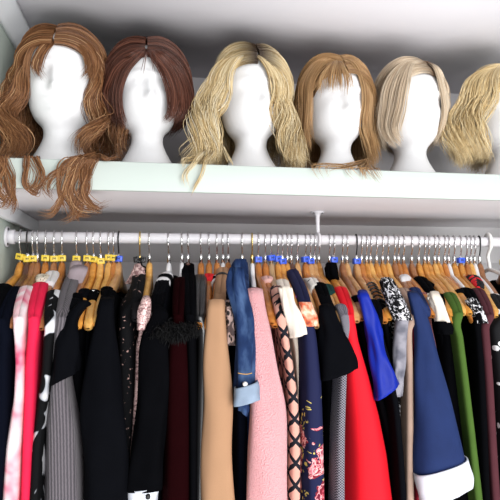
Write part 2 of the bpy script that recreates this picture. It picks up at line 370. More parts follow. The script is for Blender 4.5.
# ------------------------------------------------------------------ garments
def strip_pts(h, strip, R):
    """front edge rows -> (z, lateral offset, half width) on the hanger's own plane"""
    out = []
    for px, py, w in strip:
        d = ray(px, py); t = (h.o@h.d+R)/(d[:2]@h.d); P = d*t
        out.append((P[2], (P[:2]-h.o)@h.n, .5*w*(P@FW)/F))
    return np.array(sorted(out, key=lambda q: -q[0]))
def body(h, strip, mat, root, R=.2, r0=.06, scoop=.02, wb=.011, zend=None, name='body', fold=.002, Rb=None, useed=False):
    S = strip_pts(h, strip, R); Rb = Rb or R
    zb = S[-1, 0] if zend is None else zend
    nth, nt_ = 72, 46
    th = np.linspace(0, 2*math.pi, nth, endpoint=False); cs, sn = np.cos(th), np.sin(th)
    r = np.where(cs > 0, R, Rb)*np.sign(cs)*np.abs(cs)**.8; tt = np.linspace(0, 1, nt_)**1.5
    ar = np.abs(r); zt = h.zt(np.clip(ar, min(r0, R), L0))+.0035-np.where(ar < r0, scoop*(1-(ar/max(r0, 1e-6))**2), 0)-np.clip(ar-L0+.008, 0, 1)*.5
    ph = rng.uniform(0, 6.28, 3)
    Z = zt[None]+(zb-zt[None])*tt[:, None]
    cz = np.interp(-Z, -S[:, 0], S[:, 1]); wz = 1.10*np.interp(-Z, -S[:, 0], S[:, 2])
    g = np.clip(r/R/.78, 0, 1)**1.5; bl = sm(r/R, .25, .8)
    tn = TH+.0055
    half = (wb/2)*(1-bl)+np.maximum(wz, .004)*bl
    drop = np.clip((zt[None]-Z)/.05, 0, 1); half = tn*(1-sm(drop))+np.where(drop < 1, np.maximum(half, tn*(1-drop)+half*drop), half)*sm(drop)
    half = half*np.abs(sn)[None]**(.35+.2*sm(drop))
    off = cz*g[None]*sm(np.clip((zt[None]-Z)/.03+.0, 0, 1))
    lat = off + np.sign(sn)[None]*half
    lat = lat+fold*np.sin(r[None]*120+ph[0]+Z*4)*sm(tt)[:, None]+.4*fold*np.sin(r[None]*300+ph[1]+Z*9)*sm(tt)[:, None]
    rw = r[None]+.004*np.sin(Z*14+ph[2])*tt[:, None]*np.sign(cs)[None]
    # rows that close the cloth over the shoulder
    Zc = np.stack([zt+.0035, zt+.0025]); lc = np.stack([0*r, np.sign(sn)*half[0]*.6]); rc = np.stack([r, r])
    Z = np.vstack([Zc, Z]); lat = np.vstack([lc, lat]); rw = np.vstack([rc, rw]); off = np.vstack([0*lc, off]); nt_ += 2
    V = P3(h, rw, lat, Z)
    U = np.stack(np.broadcast_arrays(lat-off+np.sign(sn)[None]*np.maximum(0, R-.012-rw)+(h.o[0]*3 if useed else 0), Z), -1).reshape(-1, 2)
    o = mesh(name, V.reshape(-1, 3), grid(nt_, nth, True), mat, None, U); adopt(root, o); return thicken(o, .0012)
def sleeve(h, strip, mat, root, R=.2, dep=.5, name='sleeve', start=.11, n=40, ns=28, wr=.0018, slant=0, cap=True, seed=None, thick=.0016):
    S = strip_pts(h, strip, R)
    rows = []
    if start is not None:
        for r in np.linspace(start, R-.012, 4): rows.append([r, 0., float(h.zt(min(r, L0)))-.006, TH+.006, .012])
    for z, c, w in S: rows.append([R+.0, c, z, w, max(.010, min(dep*w*2, .034))])
    rows = np.array(rows); G = rows[:, [0, 1, 2, 3, 4]]; g = crom(G, n)
    T = np.gradient(g[:, :3], axis=0); T /= np.linalg.norm(T, axis=1)[:, None]
    th = np.linspace(0, 2*math.pi, ns, endpoint=False); cs = np.sign(np.cos(th))*np.abs(np.cos(th))**.8; sn = np.sign(np.sin(th))*np.abs(np.sin(th))**.8
    ax = np.stack([-T[:, 2], 0*T[:, 0], T[:, 0]], -1); ax /= np.linalg.norm(ax, axis=1)[:, None]+1e-9   # (r,c,z) normal in the hanger plane, outward
    ph = rng.uniform(0, 6.28, 4); k = np.arange(n)[:, None]
    wv = wr*(np.sin(3*th[None]+.35*k+ph[0])+.7*np.sin(5*th[None]-.22*k+ph[1]))*sm(k/n, .15, .6)
    lat = g[:, 1][:, None]+(g[:, 3][:, None]+wv)*cs[None]
    rr = g[:, 0][:, None]+ax[:, 0][:, None]*((g[:, 4][:, None]+wv)*sn[None])
    zz = g[:, 2][:, None]+ax[:, 2][:, None]*(g[:, 4][:, None]*sn[None])
    if slant: zz = zz+slant*cs[None]*(sm(k/n, .7, 1) if start is not None else 1.0)
    V = P3(h, rr, lat, zz); arc = np.concatenate([[0], np.cumsum(np.linalg.norm(np.diff(g[:, :3], axis=0), axis=1))])
    per = g[-1, 3]*4
    U = np.stack(np.broadcast_arrays((np.abs(th-math.pi)/math.pi*per)[None], zz), -1).reshape(-1, 2)
    o = mesh(name, V.reshape(-1, 3), grid(n, ns, True), mat, None, U); adopt(root, o); thicken(o, thick); return o
GL = []
def garment(i, kind, label, cat):
    h = H[i]; root = empty(kind, (h.o[0], h.o[1], ZN-.02), label, cat, None); GL.append((i, label)); return h, root
def dark(i, kind, label, cat, strip, mat='black', R=.2, r0=.06, **kw):
    h, rt = garment(i, kind, label, cat); body(h, strip, M[mat], rt, R, r0, **kw); return h, rt
# ------------------------------------------------------------------ hair
def strands(S, r, ns=3):
    """S: n x k x 3 paths -> verts, quads, strand id, parameter"""
    n, k, _ = S.shape; T = np.gradient(S, axis=1); T /= np.linalg.norm(T, axis=2, keepdims=True)+1e-12
    ref = np.array([.31, .9, .29]); U_ = np.cross(T, ref); U_ /= np.linalg.norm(U_, axis=2, keepdims=True)+1e-12; W_ = np.cross(T, U_)
    t = np.linspace(0, 1, k); prof = r*np.minimum(1, (1-t)*5+.15)*(.75+.25*np.minimum(1, t*6))
    th = np.arange(ns)*2*math.pi/ns
    V = S[:, :, None]+prof[None, :, None, None]*(U_[:, :, None]*np.cos(th)[None, None, :, None]+W_[:, :, None]*np.sin(th)[None, None, :, None])
    i = np.arange(n)[:, None, None]*k*ns; j = np.arange(k-1)[None, :, None]*ns; a = np.arange(ns)[None, None]; a2 = (a+1) % ns
    Q = np.stack([i+j+a, i+j+a2, i+j+ns+a2, i+j+ns+a], -1).reshape(-1, 4)
    sid = np.repeat(np.arange(n), k*ns); tp = np.tile(np.repeat(t, ns), n)
    return V.reshape(-1, 3), Q, sid, tp
K = 30
def lock(P, n, sp0, sp1, amp=0., turns=2., jit=.16, tipj=.15, start=.2):
    """n strands following control points P (m x 3); sp0/sp1 spread at root/end; curl amp in metres"""
    n = max(1, int(n*(1.35 if n > 4 else 1))); out = np.empty((n, K, 3)); base = crom(P, K); t = np.linspace(0, 1, K)
    T = np.gradient(base, axis=0); T /= np.linalg.norm(T, axis=1)[:, None]+1e-9
    u = np.cross(T, np.array([0, -1., .15])); u /= np.linalg.norm(u, axis=1)[:, None]+1e-9; v = np.cross(T, u)
    ph = rng.normal(1., .55); dirn = 1 if base[-1, 0] > base[0, 0] else -1
    for q in range(n):
        a = rng.uniform(0, 6.28); rad = math.sqrt(rng.uniform(0, 1)); sp = sp0+(sp1-sp0)*t
        # fuller middle, slightly gathered tip
        sp = sp*(1+.35*np.sin(math.pi*t))
        o1 = rad*math.cos(a)*sp; o2 = rad*math.sin(a)*sp*.6
        ph2 = ph+rng.normal(0, jit)*1.2; tn = turns*(1+rng.normal(0, .05)); am = amp*sm(t, start, start+.35)*(1+rng.normal(0, .2))
        o1 = o1+am*np.cos(ph2+dirn*tn*6.283*t); o2 = o2+.6*am*np.sin(ph2+dirn*tn*6.283*t)
        wob = rng.normal(0, 1, 3)*tipj*.02
        p = base+u*o1[:, None]+v*o2[:, None]+wob[None]*(t**2)[:, None]
        cut = rng.uniform(.86, 1.0)
        tt = t*cut; out[q] = np.stack([np.interp(tt, t, p[:, k]) for k in range(3)], -1)
    return out
def settle(S):
    """hair rests on the shelf, drapes in front of its edge and stays off the walls"""
    S = S.copy(); rn = np.random.default_rng(3).uniform(0, 1, S.shape[:1])[:, None]
    low = (S[..., 2] < ZT+.003) & (S[..., 2] > ZT-.3); edge = low & (S[..., 1] < 1.045)
    S[..., 1] = np.where(edge, np.minimum(S[..., 1], .9965-.012*rn), S[..., 1])
    lim = ZT+.003+.012*rn
    S[..., 2] = np.where(low & ~edge, lim, S[..., 2]); S[..., 0] = np.clip(S[..., 0], XL+.004, XR-.01); S[..., 1] = np.minimum(S[..., 1], YB-.01); S[..., 2] = np.minimum(S[..., 2], ZC-.01)
    return S
def hair_mesh(name, SS, mat, root, r=.0006, tone=(0, 1)):
    S = settle(np.concatenate(SS)); V, Q, sid, tp = strands(S, r)
    tv = np.clip(rng.normal(.5, .22, len(S)), 0, 1)
    o = mesh(name, V, Q, mat, None, None, True, {'tone': tv[sid], 'along': tp}); adopt(root, o); return o
# ------------------------------------------------------------------ foam head
HY = 1.125
def foam_head(px, label, yaw, sc=1.0, tilt=0.):
    X = xat(px, HY, ZT+.05); nz, na = 90, 96
    zk = [0, .004, .015, .03, .05, .068, .082, .094, .104, .125, .145, .17, .195, .22, .24, .258, .272, .281, .285]
    ax = [.066, .0675, .063, .053, .042, .0345, .0335, .037, .050, .0600, .0630, .0655, .069, .069, .065, .056, .042, .024, .002]
    fr = [.066, .0675, .062, .050, .040, .036, .041, .060, .069, .070, .073, .075, .078, .078, .072, .061, .046, .026, .002]
    bk = [.066, .0675, .064, .056, .048, .045, .046, .052, .060, .070, .080, .088, .092, .090, .084, .072, .054, .031, .002]
    u = np.linspace(0, 1, nz); z = .285*(u*.55+.45*(1-np.cos(u*math.pi))/2)
    z[0] = 0; A = np.interp(z, zk, ax); Fr = np.interp(z, zk, fr); Bk = np.interp(z, zk, bk)
    ker = np.array([1, 2, 3, 2, 1.])/9
    def smo(a): return np.concatenate([a[:2], np.convolve(a, ker, 'valid'), a[-2:]])
    A, Fr, Bk = smo(A), smo(Fr), smo(Bk)
    th = np.linspace(0, 2*math.pi, na, endpoint=False); x = A[:, None]*np.sin(th)[None]; c = np.cos(th)[None]
    y = np.where(c > 0, -Fr[:, None]*c, -Bk[:, None]*c)
    Zg = z[:, None]+0*th[None]; front = np.clip(c, 0, 1)**.5
    g = lambda x0, sx, z0, sz: np.exp(-((x-x0)/sx)**2-((Zg-z0)/sz)**2)
    nz_ = np.interp(z, [.140, .146, .152, .165, .190, .205], [0, .014, .019, .012, .005, 0])[:, None]*np.exp(-(x/np.interp(z, [.145, .2], [.0115, .009])[:, None])**2)
    f = nz_+.006*g(0, .018, .131, .0045)+.005*g(0, .015, .121, .004)-.003*g(0, .018, .126, .002)-.009*(g(.028, .016, .186, .010)+g(-.028, .016, .186, .010))+.006*(g(.028, .009, .185, .006)+g(-.028, .009, .185, .006))+.005*(g(.026, .02, .201, .006)+g(-.026, .02, .201, .006))+.006*g(0, .015, .107, .008)+.004*(g(.040, .015, .16, .016)+g(-.040, .015, .16, .016))
    y = y-f*front
    # ears
    ear = (np.exp(-((np.abs(x)-A[:, None])/.01)**2-((y-.006)/.010)**2-((Zg-.172)/.022)**2))
    x = x+np.sign(x)*.010*ear
    y = y-tilt*(Zg-.08).clip(0)**1.0*.0
    P = np.stack([x, y, Zg], -1)
    if tilt:   # head thrown back about the neck
        w_ = sm(Zg, .06, .12); a = -tilt*w_; yy, zz = y, Zg-.075
        P[..., 1] = yy*np.cos(a)-zz*np.sin(a); P[..., 2] = np.where(Zg > .06, .075+yy*np.sin(a)+zz*np.cos(a), Zg)
    P *= sc
    cz_, sz_ = math.cos(yaw), math.sin(yaw); w_ = sm(z, .02, .1)[:, None]
    ang = yaw*w_; xr = P[..., 0]*np.cos(ang)-P[..., 1]*np.sin(ang); yr = P[..., 0]*np.sin(ang)+P[..., 1]*np.cos(ang)
    V = np.stack([xr, yr, P[..., 2]], -1).reshape(-1, 3); V = np.vstack([V, [[0, 0, 0]]])
    k = np.arange(na); tr = np.stack([(k+1) % na, k, np.full(na, nz*na)], -1)
    o = mesh('mannequin', V, grid(nz, na, True), M['foam'], None, None, True, None, tr)
    o.location = (X, HY, ZT+.0005); tag(o, label, 'wig stand', 'white foam wig heads on the shelf')
    return np.array([X, HY, ZT, sc])
def cap(o, rad, hair, root, front=.6, low=-.35, yaw=0, cz=.185):
    rad = np.array(rad)*o[3]; cz = cz*o[3]; o = o[:3]; front = .98 if front < .7 else front
    """dark inner cap of the wig, open at the face"""
    na, npol = 64, 26; V = []
    th = np.linspace(-math.pi, math.pi, na, endpoint=False)
    pm = np.interp(np.abs(th), [0, .5, 1.0, 1.35, 1.7, math.pi], [front, front*1.05, front*1.6, 1.45, 1.95, 2.15])
    p = np.linspace(0, 1, npol)[:, None]*pm[None]
    X = rad[0]*np.sin(p)*np.sin(th)[None]; Y = -np.where(np.cos(th)[None] > 0, rad[1]*.92, rad[1])*np.sin(p)*np.cos(th)[None]+.006; Z = cz+rad[2]*np.cos(p)
    c, s = math.cos(yaw), math.sin(yaw)
    V = np.stack([X*c-Y*s, X*s+Y*c, Z], -1)+o
    n_ = V.shape[0]*V.shape[1]
    ob = mesh('wig_cap', V.reshape(-1, 3), grid(npol, na, True), hair, None, None, True, {'tone': np.full(n_, .0), 'along': np.full(n_, 0.0)}); adopt(root, ob); return ob
def scalp_locks(o, rad, part, nl, ns, L, aF, amp, turns, yaw=0, flare=0., vol=.006, sweep=.9, cz=.185, tuck=0., pmax=1.62, Lvar=.12, spread=.009, front=1.12, back=-.9):
    """locks rooted along the parting (front hairline to crown), laid round the skull and then falling"""
    rad = np.array(rad)*o[3]; cz = cz*o[3]; o = o[:3]; out = []; ns = int(ns*1.5)
    for q in range(nl):
        f = (q+.5)/nl*.999; f = f**1.05; sg = 1 if q % 2 else -1
        be = front+(back-front)*f; af = aF[0] if sg < 0 else aF[1]
        al = sg*(af+(math.pi-af)*min(1., f*1.12)+rng.normal(0, .06)); v = rng.uniform(.15, 1)*vol; k = 1+v/.085
        e0 = np.array([part/rad[0]+sg*.03, -math.sin(be), math.cos(be)]); e0 /= np.linalg.norm(e0)
        pe = pmax; e1 = np.array([math.sin(pe)*math.sin(al), -math.sin(pe)*math.cos(al), math.cos(pe)])
        om = math.acos(np.clip(e0@e1, -1, 1)); pts = []
        for t in np.linspace(0, 1, 8):
            e = (math.sin((1-t)*om)*e0+math.sin(t*om)*e1)/math.sin(om); kk = 1+(k-1)*(.35+.65*t)
            lift = .010*math.sin(math.pi*min(1, t*1.4))
            pts.append((e[0]*(rad[0]*kk+lift*.6), e[1]*(rad[1]*kk)+.006, cz+e[2]*(rad[2]*kk+lift)))
        Lq = L*(1+rng.normal(0, Lvar)); dx, dy = math.sin(al), -math.cos(al); p0 = np.array(pts[-1])
        for s in (.25, .5, .75, 1.0):
            fl = flare*s-tuck*s*s; pts.append((p0[0]+dx*fl, p0[1]+dy*fl, p0[2]-Lq*s))
        P = np.array(pts); c, s_ = math.cos(yaw), math.sin(yaw)
        P = np.stack([P[:, 0]*c-P[:, 1]*s_, P[:, 0]*s_+P[:, 1]*c, P[:, 2]], -1)+o
        out.append(lock(P, ns, .005, spread, amp*rng.uniform(.6, 1.3), turns*rng.uniform(.8, 1.2)))
    return out
def G(pts, n, sp0=.004, sp1=.006, amp=0., turns=1.5, dy=0., **kw):
    """lock through photo-matched points given as (px, py, depth offset from the head centre)"""
    return lock(np.array([at(x, y, HY+d+dy) for x, y, d in pts]), n, sp0, sp1, amp, turns, **kw)
def wig(o, label):
    return empty('wig', (o[0], o[1]+.0, o[2]+.30), label, 'wig', 'wigs on the foam heads')
HM = dict(auburn=hairm('auburn_hair', [(0,(.075,.028,.011)),(.45,(.20,.082,.032)),(.8,(.34,.165,.07)),(1,(.55,.33,.17))]),
 mahog=hairm('mahogany_hair', [(0,(.028,.010,.006)),(.5,(.085,.028,.017)),(1,(.22,.085,.052))]),
 blonde=hairm('blonde_hair', [(0,(.42,.27,.11)),(.4,(.68,.51,.26)),(.75,(.84,.71,.46)),(1,(.92,.84,.66))], (.055,.030,.014)),
 lbrown=hairm('light_brown_hair', [(0,(.26,.13,.05)),(.5,(.44,.25,.11)),(1,(.64,.43,.22))]),
 ash=hairm('ash_blonde_hair', [(0,(.45,.32,.20)),(.45,(.71,.56,.40)),(1,(.88,.78,.63))], (.16,.09,.05)),
 gold=hairm('golden_blonde_hair', [(0,(.55,.38,.16)),(.5,(.80,.61,.32)),(1,(.92,.82,.58))]),
 capd=hairm('dark_wig_lining', [(0,(.02,.010,.006)),(1,(.02,.010,.006))]), capd2=hairm('auburn_wig_lining', [(0,(.07,.025,.01)),(1,(.07,.025,.01))]), capm=hairm('mahogany_wig_lining', [(0,(.06,.018,.012)),(1,(.06,.018,.012))]), capb=hairm('brown_wig_lining', [(0,(.13,.07,.03)),(1,(.13,.07,.03))]))
RAD = (.078, .092, .108)
def fring(name, S, mat, w_, r=.0006): return hair_mesh(name, S, mat, w_, r)
# 1 long auburn waves
o = foam_head(61, 'white foam head under the long auburn wig, leftmost on the shelf', .0)
w_ = wig(o, 'long wavy auburn wig spilling over the shelf edge at far left'); cap(o, RAD, HM['capd2'] if 'auburn' in w_['label'] else HM['capd'], w_, .62)
hair_mesh('hair', scalp_locks(o, (.082,.096,.110), -.005, 95, 14, .13, (1.45, 1.45), .014, 2.2, flare=.045, vol=.012), HM['auburn'], w_)
S = []
for k in range(9):
    x = rng.uniform(-4, 5); S.append(G([(40+x*.5,48,-.05),(24+x,70,-.045),(14+x,100,-.05),(9+x*1.5,130,-.06),(6+x*2,148,-.08),(10+x*2,160,-.10)], 17, .006, .010, .017, 2.0))
for k in range(8):
    x = rng.uniform(-4, 4); S.append(G([(78+x*.5,48,-.05),(94+x,70,-.045),(98+x,95,-.05),(94+x,120,-.06),(92+x*2,142,-.085),(90+x*2,158,-.10)], 17, .006, .010, .017, 2.0))
hair_mesh('side_curls', S, HM['auburn'], w_)
S = []
for pts in ([(92,158,-.11),(78,166,-.135),(66,180,-.139),(60,200,-.139),(50,214,-.138),(36,214,-.137)], [(88,156,-.11),(72,170,-.135),(70,196,-.139),(78,214,-.138),(92,216,-.137)],
            [(95,158,-.11),(84,172,-.136),(80,200,-.139),(74,216,-.138),(60,222,-.137)], [(84,156,-.11),(62,166,-.136),(58,186,-.139),(66,206,-.138),(68,220,-.137)],
            [(92,156,-.11),(88,168,-.136),(84,190,-.139),(76,208,-.138),(78,222,-.137)], [(96,156,-.10),(108,159,-.12),(118,161,-.12)], [(94,156,-.11),(72,164,-.135),(54,176,-.139),(48,190,-.139),(52,200,-.138)], [(86,157,-.11),(76,172,-.137),(72,190,-.139),(84,206,-.138),(98,209,-.137),(97,200,-.137)], [(10,156,-.11),(4,168,-.136),(0,184,-.138),(6,198,-.138),(16,192,-.137)], [(98,160,-.11),(90,172,-.137),(88,196,-.139),(98,209,-.138),(111,203,-.137)], [(30,158,-.11),(26,170,-.136),(28,186,-.138),(36,193,-.138),(41,180,-.137)], [(36,158,-.11),(39,172,-.136),(38,188,-.138),(28,194,-.137)],
            [(6,156,-.11),(12,178,-.137),(14,196,-.138),(6,208,-.138),(-2,204,-.137)], [(2,158,-.11),(2,176,-.137),(10,192,-.138),(14,202,-.138),(8,212,-.137)]):
    for k in range(3):
        dx = rng.normal(0, 2.5); S.append(G([(x+dx, y+rng.normal(0, 1.8), d) for x, y, d in pts], 7, .006, .0016, .004, 1.5))
hair_mesh('spilling_ends', S, HM['auburn'], w_)
S = []
for pts in ([(60,38,-.03),(48,40,-.070),(38,52,-.085),(33,66,-.082),(38,78,-.080)], [(60,38,-.03),(50,44,-.075),(40,58,-.088),(38,70,-.086),(44,77,-.084)], [(60,37,-.03),(44,38,-.065),(32,50,-.075),(27,68,-.070),(28,84,-.06)],
            [(61,38,-.03),(76,42,-.068),(88,54,-.075),(92,68,-.070),(84,79,-.075)], [(61,37,-.03),(78,38,-.06),(93,50,-.065),(98,66,-.060),(92,82,-.06)], [(61,38,-.03),(72,42,-.07),(85,50,-.078),(90,64,-.075),(86,76,-.075)]):
    for k in range(3):
        dx = rng.normal(0, 1.5); S.append(G([(x+dx*(j > 0), y+rng.normal(0, 1), d) for j, (x, y, d) in enumerate(pts)], 14, .003, .004))
fring('fringe', S, HM['auburn'], w_)
# 2 mahogany bob
o = foam_head(147, 'white foam head under the short mahogany bob, second from left', .10, 0.955)
w_ = wig(o, 'short sleek mahogany brown bob wig, second from left'); cap(o, RAD, HM['capm'], w_, .55)
hair_mesh('hair', scalp_locks(o, (.085,.096,.112), -.002, 120, 16, .056, (1.35, 1.25), .001, 1.0, vol=.010, tuck=.030, Lvar=.08, pmax=1.7), HM['mahog'], w_)
S = []
for k in range(14):
    f = k/13.; dx = rng.normal(0, .8)
    S.append(G([(148,48,-.045),(150+14*f,54,-.085),(163+18*f+dx,72,-.088+.03*f),(170+20*f+dx,95,-.082+.03*f),(168+22*f,113,-.080+.03*f),(162+16*f,123,-.075+.03*f)], 16, .003, .005))
for k in range(10):
    f = k/9.; dx = rng.normal(0, .8)
    S.append(G([(147,48,-.045),(142-10*f,54,-.08),(128-16*f+dx,70,-.075+.04*f),(120-12*f+dx,95,-.06+.04*f),(122-12*f,115,-.05+.04*f),(128-10*f,130,-.035+.03*f)], 16, .003, .005))
for x in (151, 145, 156): S.append(G([(148,49,-.06),(x,58,-.098),(x-(4 if x < 148 else -3),75,-.104)], 3, .001, .001))
fring('fringe', S, HM['mahog'], w_)
# 3 long blonde waves with dark roots
o = foam_head(251, 'white foam head under the long blonde wavy wig, third from left', .22, 0.965)
w_ = wig(o, 'long wavy blonde wig with dark roots, third from left'); cap(o, RAD, HM['capb'], w_, .55)
hair_mesh('hair', scalp_locks(o, (.082,.096,.112), .004, 95, 14, .15, (1.4, 1.35), .011, 2.0, flare=.025, vol=.010), HM['blonde'], w_)
S = []
for k in range(17):
    f = k/16.; dx = rng.normal(0, 1)
    S.append(G([(248,55,-.05),(238-14*f,60,-.090+.03*f),(228-20*f+dx,80,-.092+.03*f),(224-24*f+dx,105,-.085+.03*f),(214-20*f+dx,130,-.085),(212-22*f,150,-.10),(212-26*f,166,-.12)], 16, .003, .009, .013, 2.0))
for k in range(13):
    f = k/12.; dx = rng.normal(0, 1)
    S.append(G([(249,54,-.05),(262+8*f,60,-.085+.03*f),(274+14*f+dx,80,-.080+.03*f),(279+14*f+dx,105,-.07+.03*f),(280+14*f+dx,130,-.07+.02*f),(288+16*f,150,-.09),(292+20*f,163,-.11)], 15, .003, .008, .011, 2.0))
hair_mesh('side_waves', S, HM['blonde'], w_)
S = [G([(206,150,-.10),(194,162,-.128),(186,176,-.137),(188,190,-.137)], 8, .005, .004, .002), G([(212,152,-.10),(204,166,-.130),(200,180,-.137),(190,196,-.137)], 7, .005, .003, .002), G([(222,145,-.09),(228,158,-.118),(232,166,-.13)], 6, .003, .002), G([(200,155,-.1),(186,160,-.125),(180,168,-.13)], 8, .005, .004, .003)]
hair_mesh('loose_ends', S, HM['blonde'], w_)
# 4 light brown with fringe
o = foam_head(336, 'white foam head under the light brown wig with see-through fringe', .05, 0.93)
w_ = wig(o, 'light brown long wig with wispy fringe, fourth from left'); cap(o, RAD, HM['capb'], w_, .55)
hair_mesh('hair', scalp_locks(o, (.084,.096,.112), .0, 110, 14, .13, (1.4, 1.4), .003, 1.2, flare=.006, vol=.010), HM['lbrown'], w_)
S = []
for k in range(14):
    f = k/13.; x = 316+36*f+rng.normal(0, 1); S.append(G([(338,60,-.05),(338+(x-338)*.45,66,-.085),(338+(x-338)*.85,78,-.098),(x,94+rng.normal(0, 3),-.100)], 7, .003, .004))
for k in range(9):
    f = k/8.; S.append(G([(337,58,-.04),(322-8*f,64,-.07+.02*f),(311-10*f,84,-.070+.03*f),(310-9*f,105,-.06+.03*f),(309-8*f,130,-.05+.03*f),(312-8*f,150,-.05+.03*f)], 12, .003, .005))
for k in range(9):
    f = k/8.; S.append(G([(339,58,-.04),(354+8*f,64,-.07+.02*f),(362+9*f,84,-.070+.03*f),(364+9*f,105,-.06+.03*f),(362+12*f,125,-.05+.03*f),(366+10*f,145,-.05+.02*f),(370+10*f,164,-.06)], 13, .003, .005, .002))
fring('fringe', S, HM['lbrown'], w_)
S = []
for k in range(9):
    x = 312+rng.uniform(0, 80); S.append(G([(368,160,-.07),((368+x)/2,166,-.11),(x,169,-.128),(x+rng.normal(4, 5),181,-.137)], 5, .006, .006))
hair_mesh('loose_ends', S, HM['lbrown'], w_)
# 5 ash blonde shoulder length
o = foam_head(411, 'white foam head under the ash blonde straight wig, fifth from left', .28, 0.94)
w_ = wig(o, 'straight ash blonde shoulder-length wig, fifth from left'); cap(o, RAD, HM['capb'], w_, .82, yaw=.15)
hair_mesh('hair', scalp_locks(o, (.080,.094,.110), .025, 110, 14, .075, (1.45, 1.35), .002, 1.0, vol=.009, tuck=.03, yaw=.1, front=.98), HM['ash'], w_)
S = []
for k in range(18):
    f = k/17.; dx = rng.normal(0, .8)
    S.append(G([(426,62,-.05),(412-14*f,66,-.092+.035*f),(406-22*f+dx,85,-.100+.04*f),(402-22*f+dx,108,-.095+.045*f),(397-17*f+dx,130,-.085+.045*f),(404-8*f,150-8*(1-f),-.06+.03*f)], 13, .003, .005))
for k in range(8):
    f = k/7.; S.append(G([(427,62,-.05),(435+3*f,68,-.075+.02*f),(441+4*f,88,-.07+.03*f),(444+4*f,110,-.06+.03*f),(440+4*f,132,-.05+.03*f),(432+6*f,146,-.05+.03*f)], 12, .003, .005))
fring('fringe', S, HM['ash'], w_)
# 6 golden curls
o = foam_head(506, 'white foam head at the right end of the shelf, under golden curls', .05, 0.94)
w_ = wig(o, 'golden blonde curly wig at the right end of the shelf'); cap(o, RAD, HM['capb'], w_, .55)
hair_mesh('hair', scalp_locks(o, (.088,.098,.112), .0, 110, 14, .10, (1.35, 1.4), .013, 1.6, flare=.016, vol=.012), HM['gold'], w_)
S = []
for k in range(18):
    f = k/17.; dx = rng.normal(0, 1)
    S.append(G([(500,66,-.05),(497-22*f,75,-.085+.035*f),(493-35*f+dx,96,-.095+.045*f),(490-38*f+dx,118,-.090+.045*f),(485-34*f+dx,138,-.09+.04*f),(484-34*f,152,-.09+.03*f),(486-34*f,164,-.09)], 16, .003, .009, .015, 1.7))
hair_mesh('side_curls', S, HM['gold'], w_)
PAL = dict(
 tiedye=noisepat('pink_tie_dye', [(.36,(.62,.07,.16)),(.43,(.78,.25,.34)),(.49,(.82,.47,.53)),(.57,(.83,.66,.69)),(.7,(.83,.75,.77))], 19, 2.0, dist=.6, sy=.7),
 hotpink=cloth('hot_pink_jersey', (.86,.018,.075), .75),
 crochet=vorpat('cream_crochet', [(0,(.18,.13,.09)),(.28,(.75,.68,.56))], 260),
 whitec=cloth('white_silk', (.84,.83,.85), .6), leaves=noisepat('black_leaf_print', [(0,BK),(.57,BK),(.58,(.35,.36,.4)),(.63,(.75,.75,.78))], 26, 1.0, sy=.55, dist=1.2),
 greyknit=ribbed('grey_rib_knit', (.075,.068,.078), (.175,.155,.172), 60), greyhood=cloth('grey_jersey', (.40,.33,.36), .9),
 lace=noisepat('black_rose_lace', [(0,BK),(.63,BK),(.68,(.45,.28,.25))], 120, 3.0), rosepatch=noisepat('rose_lace', [(.4,(.75,.55,.52)),(.6,(.25,.14,.14))], 120),
 sequin=vorpat('rose_sequins', [(0,(.55,.33,.32)),(.3,(.75,.52,.5)),(.6,(.30,.17,.17))], 240, rough=.45, metal=.2),
 burg=cloth('burgundy_cloth', (.011,.0012,.0018), .9, spec=.02), burg2=cloth('wine_cloth', (.27,.012,.03), .85), maroon=cloth('plum_cloth', (.085,.024,.032), .85),
 tan=cloth('tan_wool', (.43,.245,.14), .85, 400, .15, var=.95), leop=vorpat('leopard_print', [(0,(.02,.015,.015)),(.38,(.42,.30,.27)),(.62,(.10,.07,.07))], 130, sy=.6),
 denim=noisepat('blue_denim', [(.3,(.004,.011,.042)),(.5,(.012,.030,.095)),(.7,(.06,.11,.23))], 34, 8.0, sy=.5), denimin=cloth('pale_denim', (.30,.38,.50), .9), stitch=nmat('gold_thread', .7, (.6,.32,.07))[0],
 pink=None, zig=zigzag('zigzag_print', (.66,.36,.29), (.012,.013,.02)), cream=cloth('cream_crepe', (.85,.76,.66), .75),
 navyfl=floral('navy_floral_print', (.010,.013,.055), -.375, -.245), patch=noisepat('poppy_print', [(.3,(.02,.02,.04)),(.42,(.65,.12,.05)),(.55,(.85,.42,.28)),(.65,(.8,.66,.5))], 60, 2.0),
 tri=vorpat('triangle_print', [(0,(.02,.02,.02)),(.2,(.80,.77,.72))], 60), green=cloth('bottle_green', (.010,.045,.04), .85), check=checks('houndstooth', (.035,.035,.045), (.30,.285,.33), 420),
 red=cloth('scarlet_crepe', (.80,.010,.022), .7, 300, .15, var=.95), royal=cloth('royal_blue_satin', (.008,.024,.33), .45, 200, .1), bw=noisepat('black_white_print', [(0,(.005,.005,.006)),(.54,(.005,.005,.006)),(.58,(.70,.69,.73))], 115, 2.0, dist=1.5),
 sheer=noisepat('pale_grey_print', [(.35,(.13,.13,.16)),(.6,(.29,.28,.32))], 40), taupe=cloth('taupe_knit', (.42,.29,.23), .95), navyb=cloth('navy_blue_cotton', (.015,.030,.110), .8, 300, .15),
 dusty=cloth('dusty_rose', (.32,.12,.11), .9), grassg=cloth('leaf_green', (.065,.13,.022), .8), redblk=vorpat('red_black_check', [(0,(.75,.02,.03)),(.45,(.012,.012,.014))], 60), dots=vorpat('white_dot_print', [(0,(.85,.85,.86)),(.24,(.004,.004,.0055))], 42),
 coral=cloth('red_strap', (.75,.02,.03), .7), palepink=cloth('pale_pink_satin', (.85,.5,.45), .5), purple=cloth('purple_satin', (.25,.02,.55), .5), cuffw=cloth('white_cotton_cuff', (.80,.83,.92), .8), btn=nmat('pearl_button', .3, (.85,.83,.8))[0])
